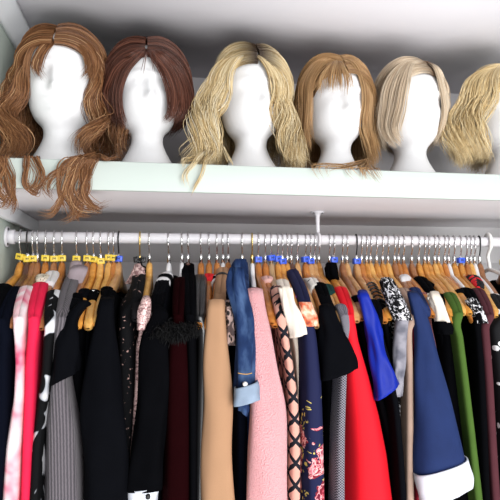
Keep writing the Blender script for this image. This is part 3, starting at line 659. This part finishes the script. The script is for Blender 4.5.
mt, nt, b = nmat('pink_boucle', .95, (.86,.36,.37), spec=.1, sheen=.3)
n = N(nt, 'ShaderNodeTexNoise', Scale=330.0, Detail=4.0); nt.links.new(uvn(nt), n.inputs['Vector']); bump(nt, b, n.outputs[0], .9, .007)
r = ramp(nt, [(.32,(.84,.36,.39)),(.62,(.92,.47,.49))]); nt.links.new(n.outputs[0], r.inputs[0]); nt.links.new(r.outputs[0], b.inputs['Base Color']); PAL['pink'] = mt
M.update(PAL)
# --- left end
dark(0, 'black_blouse', 'black top on the leftmost hanger against the left wall', 'top', [(-4,300,18),(-12,340,26),(-16,400,30),(-22,520,38)], R=0.214, r0=0.12)
dark(1, 'navy_blouse', 'dark navy top, second garment from the left wall, beside the pink tie-dye one', 'top', [(14,296,9),(5,320,14),(2,360,16),(0,420,20),(-6,520,22)], 'navyblack', zend=-.62, R=0.214, r0=0.115)
dark(3, 'tie_dye_blouse', 'pink and white tie-dye blouse near the left end of the rail', 'blouse', [(28,290,12),(22,305,15),(18,330,14),(19,365,12),(18,400,14),(12,450,20),(8,520,24)], 'tiedye', R=.214, r0=0.117, zend=-.62)
h, rt = dark(4, 'pink_dress', 'plain hot pink sleeveless dress near the left end of the rail', 'dress', [(43,283,13),(37,300,15),(33,330,14),(30,365,15),(29,400,15),(24,520,13)], 'hotpink', R=.214, r0=0.097, zend=-.7)
dark(4, 'crochet_sweater', 'cream crochet top peeking out between the tie-dye and hot pink garments', 'top', [(40,279,9),(38,288,8),(38,300,5),(36,400,4),(34,520,4)], 'crochet', R=.08, r0=.05, zend=-.5)
dark(6, 'leaf_print_blouse', 'black top with grey and white leaf print beside the grey knit', 'top', [(53,308,8),(48,340,14),(46,370,13),(42,400,13),(36,450,13),(33,520,13)], 'leaves', R=.214, r0=0.13, zend=-.62)
dark(5, 'white_blouse', 'white tie-neck blouse draped near the neck of its hanger, left part of rail', 'blouse', [(62,274,13),(57,288,12),(54,303,8),(57,330,6),(60,420,5)], 'whitec', R=.085, r0=.025, scoop=.0, zend=-.35)
h, rt = dark(7, 'grey_cardigan', 'long mauve grey ribbed knit cardigan', 'cardigan', [(68,300,12),(60,318,13),(58,350,15),(58,380,19),(60,430,38),(61,500,44),(61,560,46)], 'greyknit', R=.214, r0=.03, zend=-.68, scoop=0)
sleeve(h, [(79,270,16),(76,280,14),(70,296,12),(66,306,12)], M['greyhood'], rt, R=.075, start=.0, name='hood', n=24)
h, rt = dark(8, 'black_tee', 'black short-sleeved top overlapping the grey cardigan', 'top', [(82,316,10),(78,350,14),(76,400,14),(79,520,12)], R=.16, r0=0.145, zend=-.62)
sleeve(h, [(84,303,12),(74,315,13),(68,340,21),(66,365,27),(65,378,27)], M['black2'], rt, slant=.012, R=.204, start=0.157)
dark(9, 'black_shift', 'plain black shift dress behind the pale bare hanger tips on the left', 'dress', [(88,320,10),(84,350,16),(81,400,18),(82,520,13)], 'black2', R=0.14, r0=0.12, zend=-.7)
h, rt = dark(10, 'black_camisole', 'black strappy top with a studded band on the hanger arm', 'top', [(93,318,8),(91,360,10),(88,420,12),(86,520,10)], R=0.145, r0=0.12, zend=-.6)
V = B()
for q in (.122, .134):
    V.tube([P3(h, q, .0095*math.cos(a), h.zt(q)-.012+.0155*math.sin(a)) for a in np.linspace(0, 2*math.pi, 17)], .0035, 6, False)
V = V.obj('band', M['leather']); adopt(rt, V)
st = B()
for a in (.9, 1.6, 2.4): st.tube([P3(h, .128, .0115*math.cos(a), h.zt(.128)-.012+.0175*math.sin(a)), P3(h, .128, .0145*math.cos(a), h.zt(.128)-.012+.021*math.sin(a))], .003, 8)
st = st.obj('stud', M['chrome']); st.parent = V; st.matrix_parent_inverse = Matrix.Identity(4)
h, rt = dark(13, 'black_coat', 'large plain black coat right of the bare hanger tips', 'coat', [(107,300,12),(106,330,16),(108,400,22),(110,520,24)], 'black', R=.17, zend=-.85, r0=0.14)
sleeve(h, [(107,299,13),(105,320,18),(103,350,29),(103,400,41),(106,450,43),(106,520,43)], M['black2'], rt, dep=.35, R=.204, start=0.152)
dark(12, 'black_slip', 'thin black slip dress squeezed between the bare pale hanger tips and large black coat', 'dress', [(104,325,8),(104,400,8),(104,520,8)], 'black', R=0.14, r0=0.12, zend=-.6)
h, rt = dark(14, 'lace_dress', 'black dress with rose lace flecks hanging from the gold hook', 'dress', [(131,284,15),(127,300,19),(126,330,20),(127,400,19),(130,520,16)], 'lace', R=.17, r0=.02, scoop=-.004, zend=-.75)
sleeve(h, [(138,268,9),(136,276,12),(133,284,13)], M['rosepatch'], rt, R=.05, start=.015, name='collar', n=16)
bw_ = B()
for sg in (-1, 1): bw_.tube([P3(h, .012, sg*x, ZN+.004+z) for x, z in ((.001, .0), (.006, .005), (.011, .004), (.010, -.005), (.005, -.004), (.001, 0))], .0034, 6)
bw_ = bw_.obj('bow', M['leather']); adopt(rt, bw_)
h, rt = dark(15, 'sequin_dress', 'narrow rose pink sequin dress looped over a pale hanger tip', 'dress', [(143,325,6),(139,345,8),(138,380,8),(135,430,7),(131,470,5),(130,520,5)], 'sequin', R=.185, r0=.17, zend=-.6, wb=.01)
sleeve(h, [(146,300,9),(144,308,11),(142,322,10),(141,330,8)], M['sequin'], rt, R=.204, start=0.152, name='strap', wr=.0004)
h, rt = dark(16, 'fur_coat', 'black coat with black fur collar and white lining, white turned-up cuff below', 'coat', [(163,305,14),(160,340,20),(158,400,22),(154,520,24)], 'black2', R=.165, r0=.05, zend=-.8)
sleeve(h, [(160,312,15),(156,330,24),(154,380,30),(150,430,32),(144,489,34)], M['black'], rt, R=.204, dep=.35, start=0.132)
sleeve(h, [(163,284,15),(161,292,17),(157,303,12),(155,312,6)], M['whitec'], rt, R=.09, start=.03, name='lining', n=20, wr=.0006)
cf = sleeve(h, [(144,486,33),(143,494,31),(142,516,29)], M['cuffw'], rt, R=.200, dep=.42, start=None, name='cuff', n=12, slant=.003)
p0 = at(148, 496, h.o[1]-.235); bo = B().tube([p0, p0+np.array([0, -.006, 0])], .0042, 14).obj('button', M['ink']); bo.parent = cf
# fur collar : many short strands
def fur(pts, n, ln, mat, root, name, w=.03):
    Pc = crom(np.array(pts), 40); b_ = B()
    k = rng.integers(0, 40, n); base = Pc[k]+rng.normal(0, 1, (n, 3))*np.array([w*.5, .012, w*.32])
    dr = rng.normal(0, 1, (n, 3)); dr[:, 1] -= .8; dr[:, 2] -= .5; dr /= np.linalg.norm(dr, axis=1)[:, None]
    t = np.linspace(0, 1, 5)[None, :, None]; S_ = base[:, None]+dr[:, None]*ln*t+np.array([0, 0, -1.])*ln*.5*t**2
    V, Q, _, _ = strands(S_, .0007); o = mesh(name, V, Q, mat); adopt(root, o); return o
fur([at(158,332,1.02), at(165,327,1.01), at(175,330,1.005), at(185,329,1.01), at(191,325,1.02)], 8000, .011, M['furm'], rt, 'fur_collar', .016)
core = B().tube(crom(np.array([at(152,333,1.03), at(163,328,1.025), at(176,332,1.02), at(188,330,1.025), at(198,323,1.035)]), 20), np.concatenate([[.006], np.full(18, .016), [.006]]), 12).obj('collar_roll', M['furm']); adopt(rt, core)
dark(17, 'burgundy_dress', 'very dark burgundy dress on a white hanger, below the black fur', 'dress', [(181,298,16),(178,330,24),(178,370,32),(178,430,34),(176,520,36)], 'burg', R=.214, r0=0.075, scoop=.004, zend=-.8)
dark(18, 'black_high_neck_blouse', 'black high-necked top covering its hanger, left of the leather one', 'top', [(190,275,12),(189,300,15),(191,330,13),(193,400,11),(194,520,9)], 'black', R=.214, r0=.02, scoop=-.01, zend=-.7)
h, rt = dark(19, 'leather_jacket', 'shiny black leather jacket left of the tan coat', 'jacket', [(203,280,11),(203,310,13),(203,350,15),(202,400,17),(199,520,17)], 'leather', R=.2, r0=.035, scoop=0, zend=-.75, fold=.004)
dark(20, 'red_camisole', 'small red strap looped over the hanger left of the tan coat', 'top', [(209,278,8),(209,290,8),(211,340,4),(211,420,4)], 'coral', R=.055, r0=.03, scoop=.0, zend=-.3, wb=.008)
h, rt = dark(21, 'black_camisole', 'black and white banded strap on the hanger right beside the tan coat', 'top', [(214,284,7),(214,292,7),(214,340,4),(214,420,4)], 'black', R=.058, r0=.046, scoop=0, zend=-.3, wb=.008)
for q in (.040, .062):
    o = B().tube([P3(h, q, .0105*math.cos(a), h.zt(q)-.013+.018*math.sin(a)) for a in np.linspace(0, 2*math.pi, 17)], .0035, 6, False).obj('white_band', M['whitec']); adopt(rt, o)
h, rt = dark(22, 'tan_coat', 'long plain tan camel coat in the middle of the rail', 'coat', [(220,278,13),(219,300,12),(219,400,16),(220,520,16)], 'tan', R=.15, r0=.02, scoop=-.004, zend=-.85)
sleeve(h, [(217,300,16),(216,330,21),(216,360,26),(218,400,29),(217,450,31),(219,520,35)], M['tan'], rt, R=.204, dep=.4, start=.03, wr=.001)
o = B().tube([P3(h, .05, .0145*math.cos(a), h.zt(.05)-.006+.016*math.sin(a)) for a in np.linspace(-.3, math.pi+.3, 15)], .003, 6).obj('collar_band', M['leather']); adopt(rt, o)
h, rt = dark(23, 'leopard_dress', 'black dress with leopard print shoulder right of the tan coat', 'dress', [(234,330,9),(239,380,12),(242,420,15),(243,520,15)], 'navyblack', R=.16, r0=0.112, zend=-.7)
sleeve(h, [(230,308,9),(231,325,9),(232,345,7)], M['leop'], rt, R=.204, start=0.162, n=20)
h, rt = dark(24, 'denim_jacket', 'blue denim jacket with rolled pale cuff beside the fluffy pink coat', 'jacket', [(242,275,10),(242,300,12),(245,340,12),(247,400,12)], 'denim', R=.15, r0=.02, scoop=-.006, zend=-.33)
sleeve(h, [(237,268,12),(236,285,16),(240,300,17),(244,320,18),(245,345,19),(245,370,19),(245,388,20)], M['denim'], rt, R=.222, dep=.45, start=.03, wr=.003)
sleeve(h, [(240,259,10),(238,264,13),(239,274,15),(240,281,14)], M['denim'], rt, R=.05, start=.0, name='collar', n=16)
cf = sleeve(h, [(246,384,24),(247,392,26),(247,402,25)], M['denimin'], rt, R=.232, dep=.5, start=None, name='cuff', n=12, slant=.006, thick=.003)
cf2 = sleeve(h, [(242,398,12),(243,406,12),(243,413,9)], M['denim'], rt, R=.225, dep=.4, start=None, name='cuff_lining', n=10, slant=-.006)
p0 = at(245, 384, h.o[1]-.222*math.cos(h.psi)-.026); bo = B().tube([p0, p0+np.array([0, -.004, 0])], [.0048, .004], 14).obj('button', M['btn']); adopt(rt, bo)
p = [at(x, y, h.o[1]-.222*math.cos(h.psi)-.0235) for x, y in ((238, 373), (243, 374), (248, 374), (252, 373))]; so = B().tube(crom(np.array(p), 12), .0008, 5).obj('stitching', M['stitch']); adopt(rt, so)
h, rt = dark(25, 'pink_coat', 'fluffy pale pink boucle coat on a white hanger', 'coat', [(255,290,14),(258,330,16),(262,400,18),(264,520,20)], 'pink', R=.16, r0=0.15, zend=-.85, scoop=0)
sleeve(h, [(254,289,17),(255,310,22),(258,330,26),(263,370,31),(267,400,35),(267,450,39),(267,520,41)], M['pink'], rt, R=.204, dep=.4, start=.125, wr=.0012)
dark(27, 'pale_pink_camisole', 'pale pink strap crossing the hanger right of the fluffy pink coat', 'top', [(268,279,8),(269,288,8),(275,340,4),(280,420,4)], 'palepink', R=.07, r0=.05, scoop=0, zend=-.3, wb=.008)
h, rt = dark(28, 'zigzag_dress', 'dusty pink dress with black zigzag diamond print', 'dress', [(278,293,9),(281,310,9),(284,330,10),(289,360,11),(294,400,13),(296,450,15),(295,520,16)], 'zig', R=.214, r0=0.12, zend=-.75)
h, rt = dark(29, 'cream_blouse', 'cream blouse with a cap sleeve right of the zigzag dress', 'blouse', [(286,290,9),(292,320,9),(298,350,9),(300,385,7)], 'cream', R=.165, r0=.075, zend=-.24)
sleeve(h, [(285,287,11),(289,303,13),(294,320,16),(298,336,18)], M['cream'], rt, R=.204, start=0.107, slant=.004, wr=.0025)
h, rt = dark(32, 'floral_dress', 'navy blue dress with red and gold flower bouquet print', 'dress', [(302,287,11),(308,310,15),(311,340,20),(314,380,24),(315,430,26),(316,520,27)], 'navyfl', R=0.214, r0=0.02, scoop=-.004, zend=-.8, fold=.003)
sleeve(h, [(305,302,13),(308,314,15),(310,326,14)], M['patch'], rt, R=.204, start=None, name='shoulder_patch', n=14)
dark(31, 'purple_camisole', 'purple strap knotted on a hanger left of the navy floral dress', 'top', [(296,306,7),(298,314,7),(302,340,3),(306,400,3)], 'purple', R=.15, r0=0.147, zend=-.2, wb=.006)
dark(34, 'triangle_print_blouse', 'off-white top with black triangle print looped over an orange hanger', 'top', [(313,292,10),(317,302,9),(326,340,5),(330,420,5)], 'tri', R=.115, r0=.075, scoop=0, zend=-.35, wb=.012)
h, rt = dark(35, 'black_blouse', 'black short-sleeved blouse with a wide hem left of the red dress', 'blouse', [(328,316,12),(330,350,15),(332,400,15),(331,520,12)], 'black', R=.165, r0=0.102, zend=-.65)
sleeve(h, [(326,309,14),(331,328,24),(336,348,33),(338,366,37),(338,374,38)], M['black2'], rt, R=.204, slant=.012, dep=.4, wr=.002)
dark(36, 'green_blouse', 'dark bottle green top wrapped around a hanger arm left of the red dress', 'top', [(331,293,14),(335,304,13),(337,340,6),(338,420,6)], 'green', R=.14, r0=0.107, scoop=0, zend=-.35, wb=.012)
dark(37, 'check_dress', 'small grey houndstooth check dress just left of the red dress', 'dress', [(348,315,7),(346,340,9),(344,380,11),(342,430,13),(341,520,15)], 'check', R=.214, r0=0.187, zend=-.75)
h, rt = dark(38, 'red_dress', 'bright plain red dress right of the middle of the rail', 'dress', [(347,292,10),(350,310,14),(353,340,18),(360,380,30),(367,420,39),(372,460,46),(376,520,54)], 'red', R=0.214, r0=0.125, zend=-.85, fold=.0015)
sleeve(h, [(331,263,10),(332,270,12),(334,280,11)], M['black'], rt, R=.05, start=.01, name='collar', n=14)
dark(40, 'black_skirt', 'narrow black garment beside the right edge of the bright red dress', 'skirt', [(360,320,7),(367,345,7),(381,400,9),(394,450,11),(404,520,12)], R=.17, r0=.16, zend=-.75)
h, rt = dark(41, 'blue_blouse', 'royal blue satin blouse with frilled sleeve right of the red dress', 'blouse', [(366,310,9),(373,340,11),(379,370,11),(382,400,8)], 'royal', R=.165, r0=0.158, zend=-.19)
sleeve(h, [(363,294,11),(368,310,14),(374,335,16),(379,360,17),(384,380,21),(386,392,25)], M['royal'], rt, R=.204, start=0.168, slant=.016, wr=.0022)
dark(42, 'black_long_dress', 'long black dress below the frilled royal blue sleeve', 'dress', [(378,325,8),(388,360,9),(397,410,11),(401,460,11),(404,520,12)], 'black2', R=.214, r0=0.168, zend=-.8)
h, rt = dark(43, 'strappy_blouse', 'black top with lattice straps over the hanger arm', 'top', [(386,325,7),(391,350,9),(398,420,10),(402,520,10)], 'black', R=.185, r0=.17, zend=-.6)
lt = B()
for k in range(7):
    q = .095+.014*k
    for sg in (-1, 1): lt.tube([P3(h, q+sg*.010*(a/math.pi-.5), .0128*math.cos(a), h.zt(q)-.010+.016*math.sin(a)) for a in np.linspace(-.3, math.pi+.3, 11)], .0020, 5)
lt = lt.obj('straps', M['leather']); adopt(rt, lt)
h, rt = dark(45, 'paisley_blouse', 'black and white printed top with pale grey sleeve front', 'top', [(396,330,9),(400,360,10),(402,400,10),(402,520,8)], 'bw', R=.17, r0=0.138, zend=-.6)
sleeve(h, [(386,280,12),(391,291,16),(397,305,19),(403,320,17)], M['bw'], rt, R=.204, start=0.125, n=24)
sleeve(h, [(402,318,13),(400,340,13),(399,365,11),(397,396,9)], M['sheer'], rt, R=.204, start=None, name='sleeve_front', n=20)
dark(48, 'taupe_dress', 'narrow taupe beige knit dress left of the navy sleeve', 'dress', [(399,287,7),(405,305,10),(409,330,11),(411,380,11),(411,430,12),(410,520,12)], 'taupe', R=.214, r0=0.128, zend=-.75)
dark(49, 'wine_blouse', 'wine red top between the taupe dress and the navy sleeve', 'top', [(409,303,9),(415,320,10),(418,350,10),(419,390,9),(418,440,7)], 'burg2', R=0.207, r0=0.148, zend=-.45)
h, rt = dark(50, 'navy_shirt', 'navy blue shirt with wide sleeve and white turned-up cuff', 'shirt', [(412,292,9),(420,330,12),(426,380,14),(432,450,16)], 'navyb', R=.16, r0=0.138, zend=-.5)
sleeve(h, [(412,292,10),(417,307,13),(423,330,17),(428,370,27),(434,420,40),(438,455,50),(440,470,52)], M['navyb'], rt, R=.218, start=0.140, slant=.012, dep=.35, wr=.0015)
cf = sleeve(h, [(440,465,53),(443,478,54),(445,493,52)], M['cuffw'], rt, R=.224, dep=.38, start=None, name='cuff', n=14, slant=.016, thick=.003)
sleeve(h, [(404,281,8),(407,286,10),(410,291,9)], M['whitec'], rt, R=.075, start=.05, name='collar', n=12)
dark(51, 'rose_blouse', 'dusty rose strip of a top just right of the navy sleeve', 'top', [(430,325,7),(434,345,7),(440,385,8),(446,420,8),(454,520,8)], 'dusty', R=.15, r0=0.168, zend=-.5)
h, rt = dark(52, 'cream_sleeve_blouse', 'cream and black top with black band on its sleeve', 'top', [(440,318,10),(446,345,12),(452,400,12),(458,520,12)], 'black', R=.165, r0=.07, zend=-.6)
sleeve(h, [(429,287,11),(431,292,11)], M['black'], rt, R=.085, start=.06, name='collar', n=12)
sleeve(h, [(434,296,12),(439,308,13),(443,322,14)], M['cream'], rt, R=.204, start=0.140, n=20)
sleeve(h, [(443,321,15),(444,328,16),(445,334,15)], M['black'], rt, R=.204, start=None, name='cuff', n=10)
h, rt = dark(53, 'black_keyhole_dress', 'black dress left of the green garment, hanger tip poking out', 'dress', [(441,292,11),(447,310,14),(452,340,22),(456,400,26),(462,450,26),(467,520,24)], 'black', R=.178, r0=0.143, zend=-.8)
dark(55, 'green_dress', 'leaf green dress in the right part of the rail', 'dress', [(447,297,9),(453,312,11),(460,335,12),(466,380,12),(472,430,12),(481,520,13)], 'grassg', R=.214, r0=0.153, zend=-.8)
dark(57, 'black_velvet_dress', 'black dress right of the green dress, under bare pale hanger tips', 'dress', [(470,325,8),(473,350,12),(477,400,13),(486,520,12)], 'black2', R=.15, r0=0.148, zend=-.8)
h, rt = dark(59, 'black_floral_blouse', 'black top with white flower print shoulder on a white hanger', 'top', [(478,325,9),(481,360,12),(484,420,12),(489,520,10)], 'black', R=.214, r0=0.130, zend=-.7)
sleeve(h, [(471,300,10),(477,311,11),(481,323,12)], M['bw'], rt, R=.204, start=0.160, name='sleeve', n=20)
dark(61, 'plum_dress', 'plum maroon dress near the right end of the rail', 'dress', [(471,289,9),(480,308,12),(486,330,13),(490,380,13),(493,430,13),(498,520,13)], 'maroon', R=.214, r0=0.128, zend=-.8)
dark(62, 'red_black_blouse', 'red and black checked top looped over a hanger at the right end', 'top', [(473,279,9),(481,290,10),(490,320,7),(496,420,6)], 'redblk', R=.12, r0=.055, scoop=0, zend=-.35, wb=.012)
dark(64, 'dotted_dress', 'black dress with white dots on the white hanger at the right edge', 'dress', [(490,300,13),(496,320,18),(502,350,22),(508,400,24),(516,520,28)], 'dots', R=0.214, r0=0.153, zend=-.8)
dark(66, 'brown_coat', 'dark garment on the last hanger at the right edge', 'coat', [(520,300,12),(530,340,26),(540,400,28),(552,520,30)], 'black', R=.214, r0=.06, zend=-.8)
# --- hangers, each described by what hangs on it
SHORT = {}
for i, l in GL: SHORT.setdefault(i, l)
NM = {'honey':'honey wooden','oak':'oak brown wooden','pale':'pale wooden','light':'light beige wooden','orange':'orange-brown wooden','brown':'reddish brown wooden','dark':'dark brown wooden','white':'white','black':'black velvet','dull':'dull brown wooden'}
ordw = ['', 'first', 'second', 'third', 'fourth', 'fifth', 'sixth']
for i, a in enumerate(HD):
    mk = {'yellow': ' with yellow size marker', 'blue': ' with blue size marker'}.get(a[5][0] if a[5] else '', '')
    hkn = {'b': ' and black hook', 'g': ' and gold hook', 'c': ''}[a[4]]
    if i in SHORT:
        nm = SHORT[i].split(); short = ' '.join(nm[:(14-len((NM[a[1]]+' hanger'+mk+hkn+' holding the').split()))]).rstrip(',')
        lab = f"{NM[a[1]]} hanger{mk}{hkn} holding the {short}"
    else:
        j = i
        while j not in SHORT: j -= 1
        nm = " ".join(SHORT[j].split()[:6]).rstrip(',')
        lab = f"{NM[a[1]]} hanger, {ordw[i-j]} to the right of the {nm}"
    make_hanger(H[i], a[1], HK[a[4]], a[5], lab)
# large white plastic hanger at the right end
h = solve_hanger(488, 532, 300)
rt = empty('plastic_hanger', (h.o[0], h.o[1], ZN), 'thick white plastic hanger with a big hook at the right end of the rail', 'hanger', 'hangers on the clothes rail')
rr = .0185
Pk = [(-rr*math.cos(t), ZR+.001+rr*math.sin(t)) for t in np.linspace(-.2, math.pi, 12)]+[(rr*.9, ZR-.012), (.004, ZR-.024), (-.004, ZR-.036), (0, ZR-.05), (.004, ZR-.062), (.004, ZR-.07)]
o = B().tube(crom(np.array([P3(h, r, (.0), z) for r, z in Pk]), 44), .0042, 10).obj('hook', M['plastic']); adopt(rt, o)
s = np.linspace(-1, 1, 31); o = B().tube([P3(h, q*.2, 0, ZR-.068-.05*abs(q)**1.2) for q in s], .0048, 10).obj('body', M['plastic']); adopt(rt, o)
# ------------------------------------------------------------------ light
w = bpy.data.worlds.new('room_light'); bpy.context.scene.world = w; w.use_nodes = True
w.node_tree.nodes['Background'].inputs[0].default_value = (.95, .97, 1, 1); w.node_tree.nodes['Background'].inputs[1].default_value = .17
def area(name, loc, tgt, sx, sy, e, col=(1, 1, 1)):
    l = bpy.data.lights.new(name, 'AREA'); l.shape = 'RECTANGLE'; l.size = sx; l.size_y = sy; l.energy = e; l.color = col
    o = bpy.data.objects.new(name, l); C.objects.link(o); o.location = loc
    o.rotation_euler = (Vector(tgt)-Vector(loc)).to_track_quat('-Z', 'Y').to_euler(); return o
area('window_light', (.9, -1.6, .15), (.35, 1.3, .1), 1.6, 1.3, 68)
area('sunlit_floor_bounce', (.6, -.35, -1.25), (.5, .9, .35), 2.6, 1.3, 54)
vs = bpy.context.scene.view_settings; vs.view_transform = 'Standard'; vs.look = 'None'; vs.exposure = 0.2; vs.gamma = 1
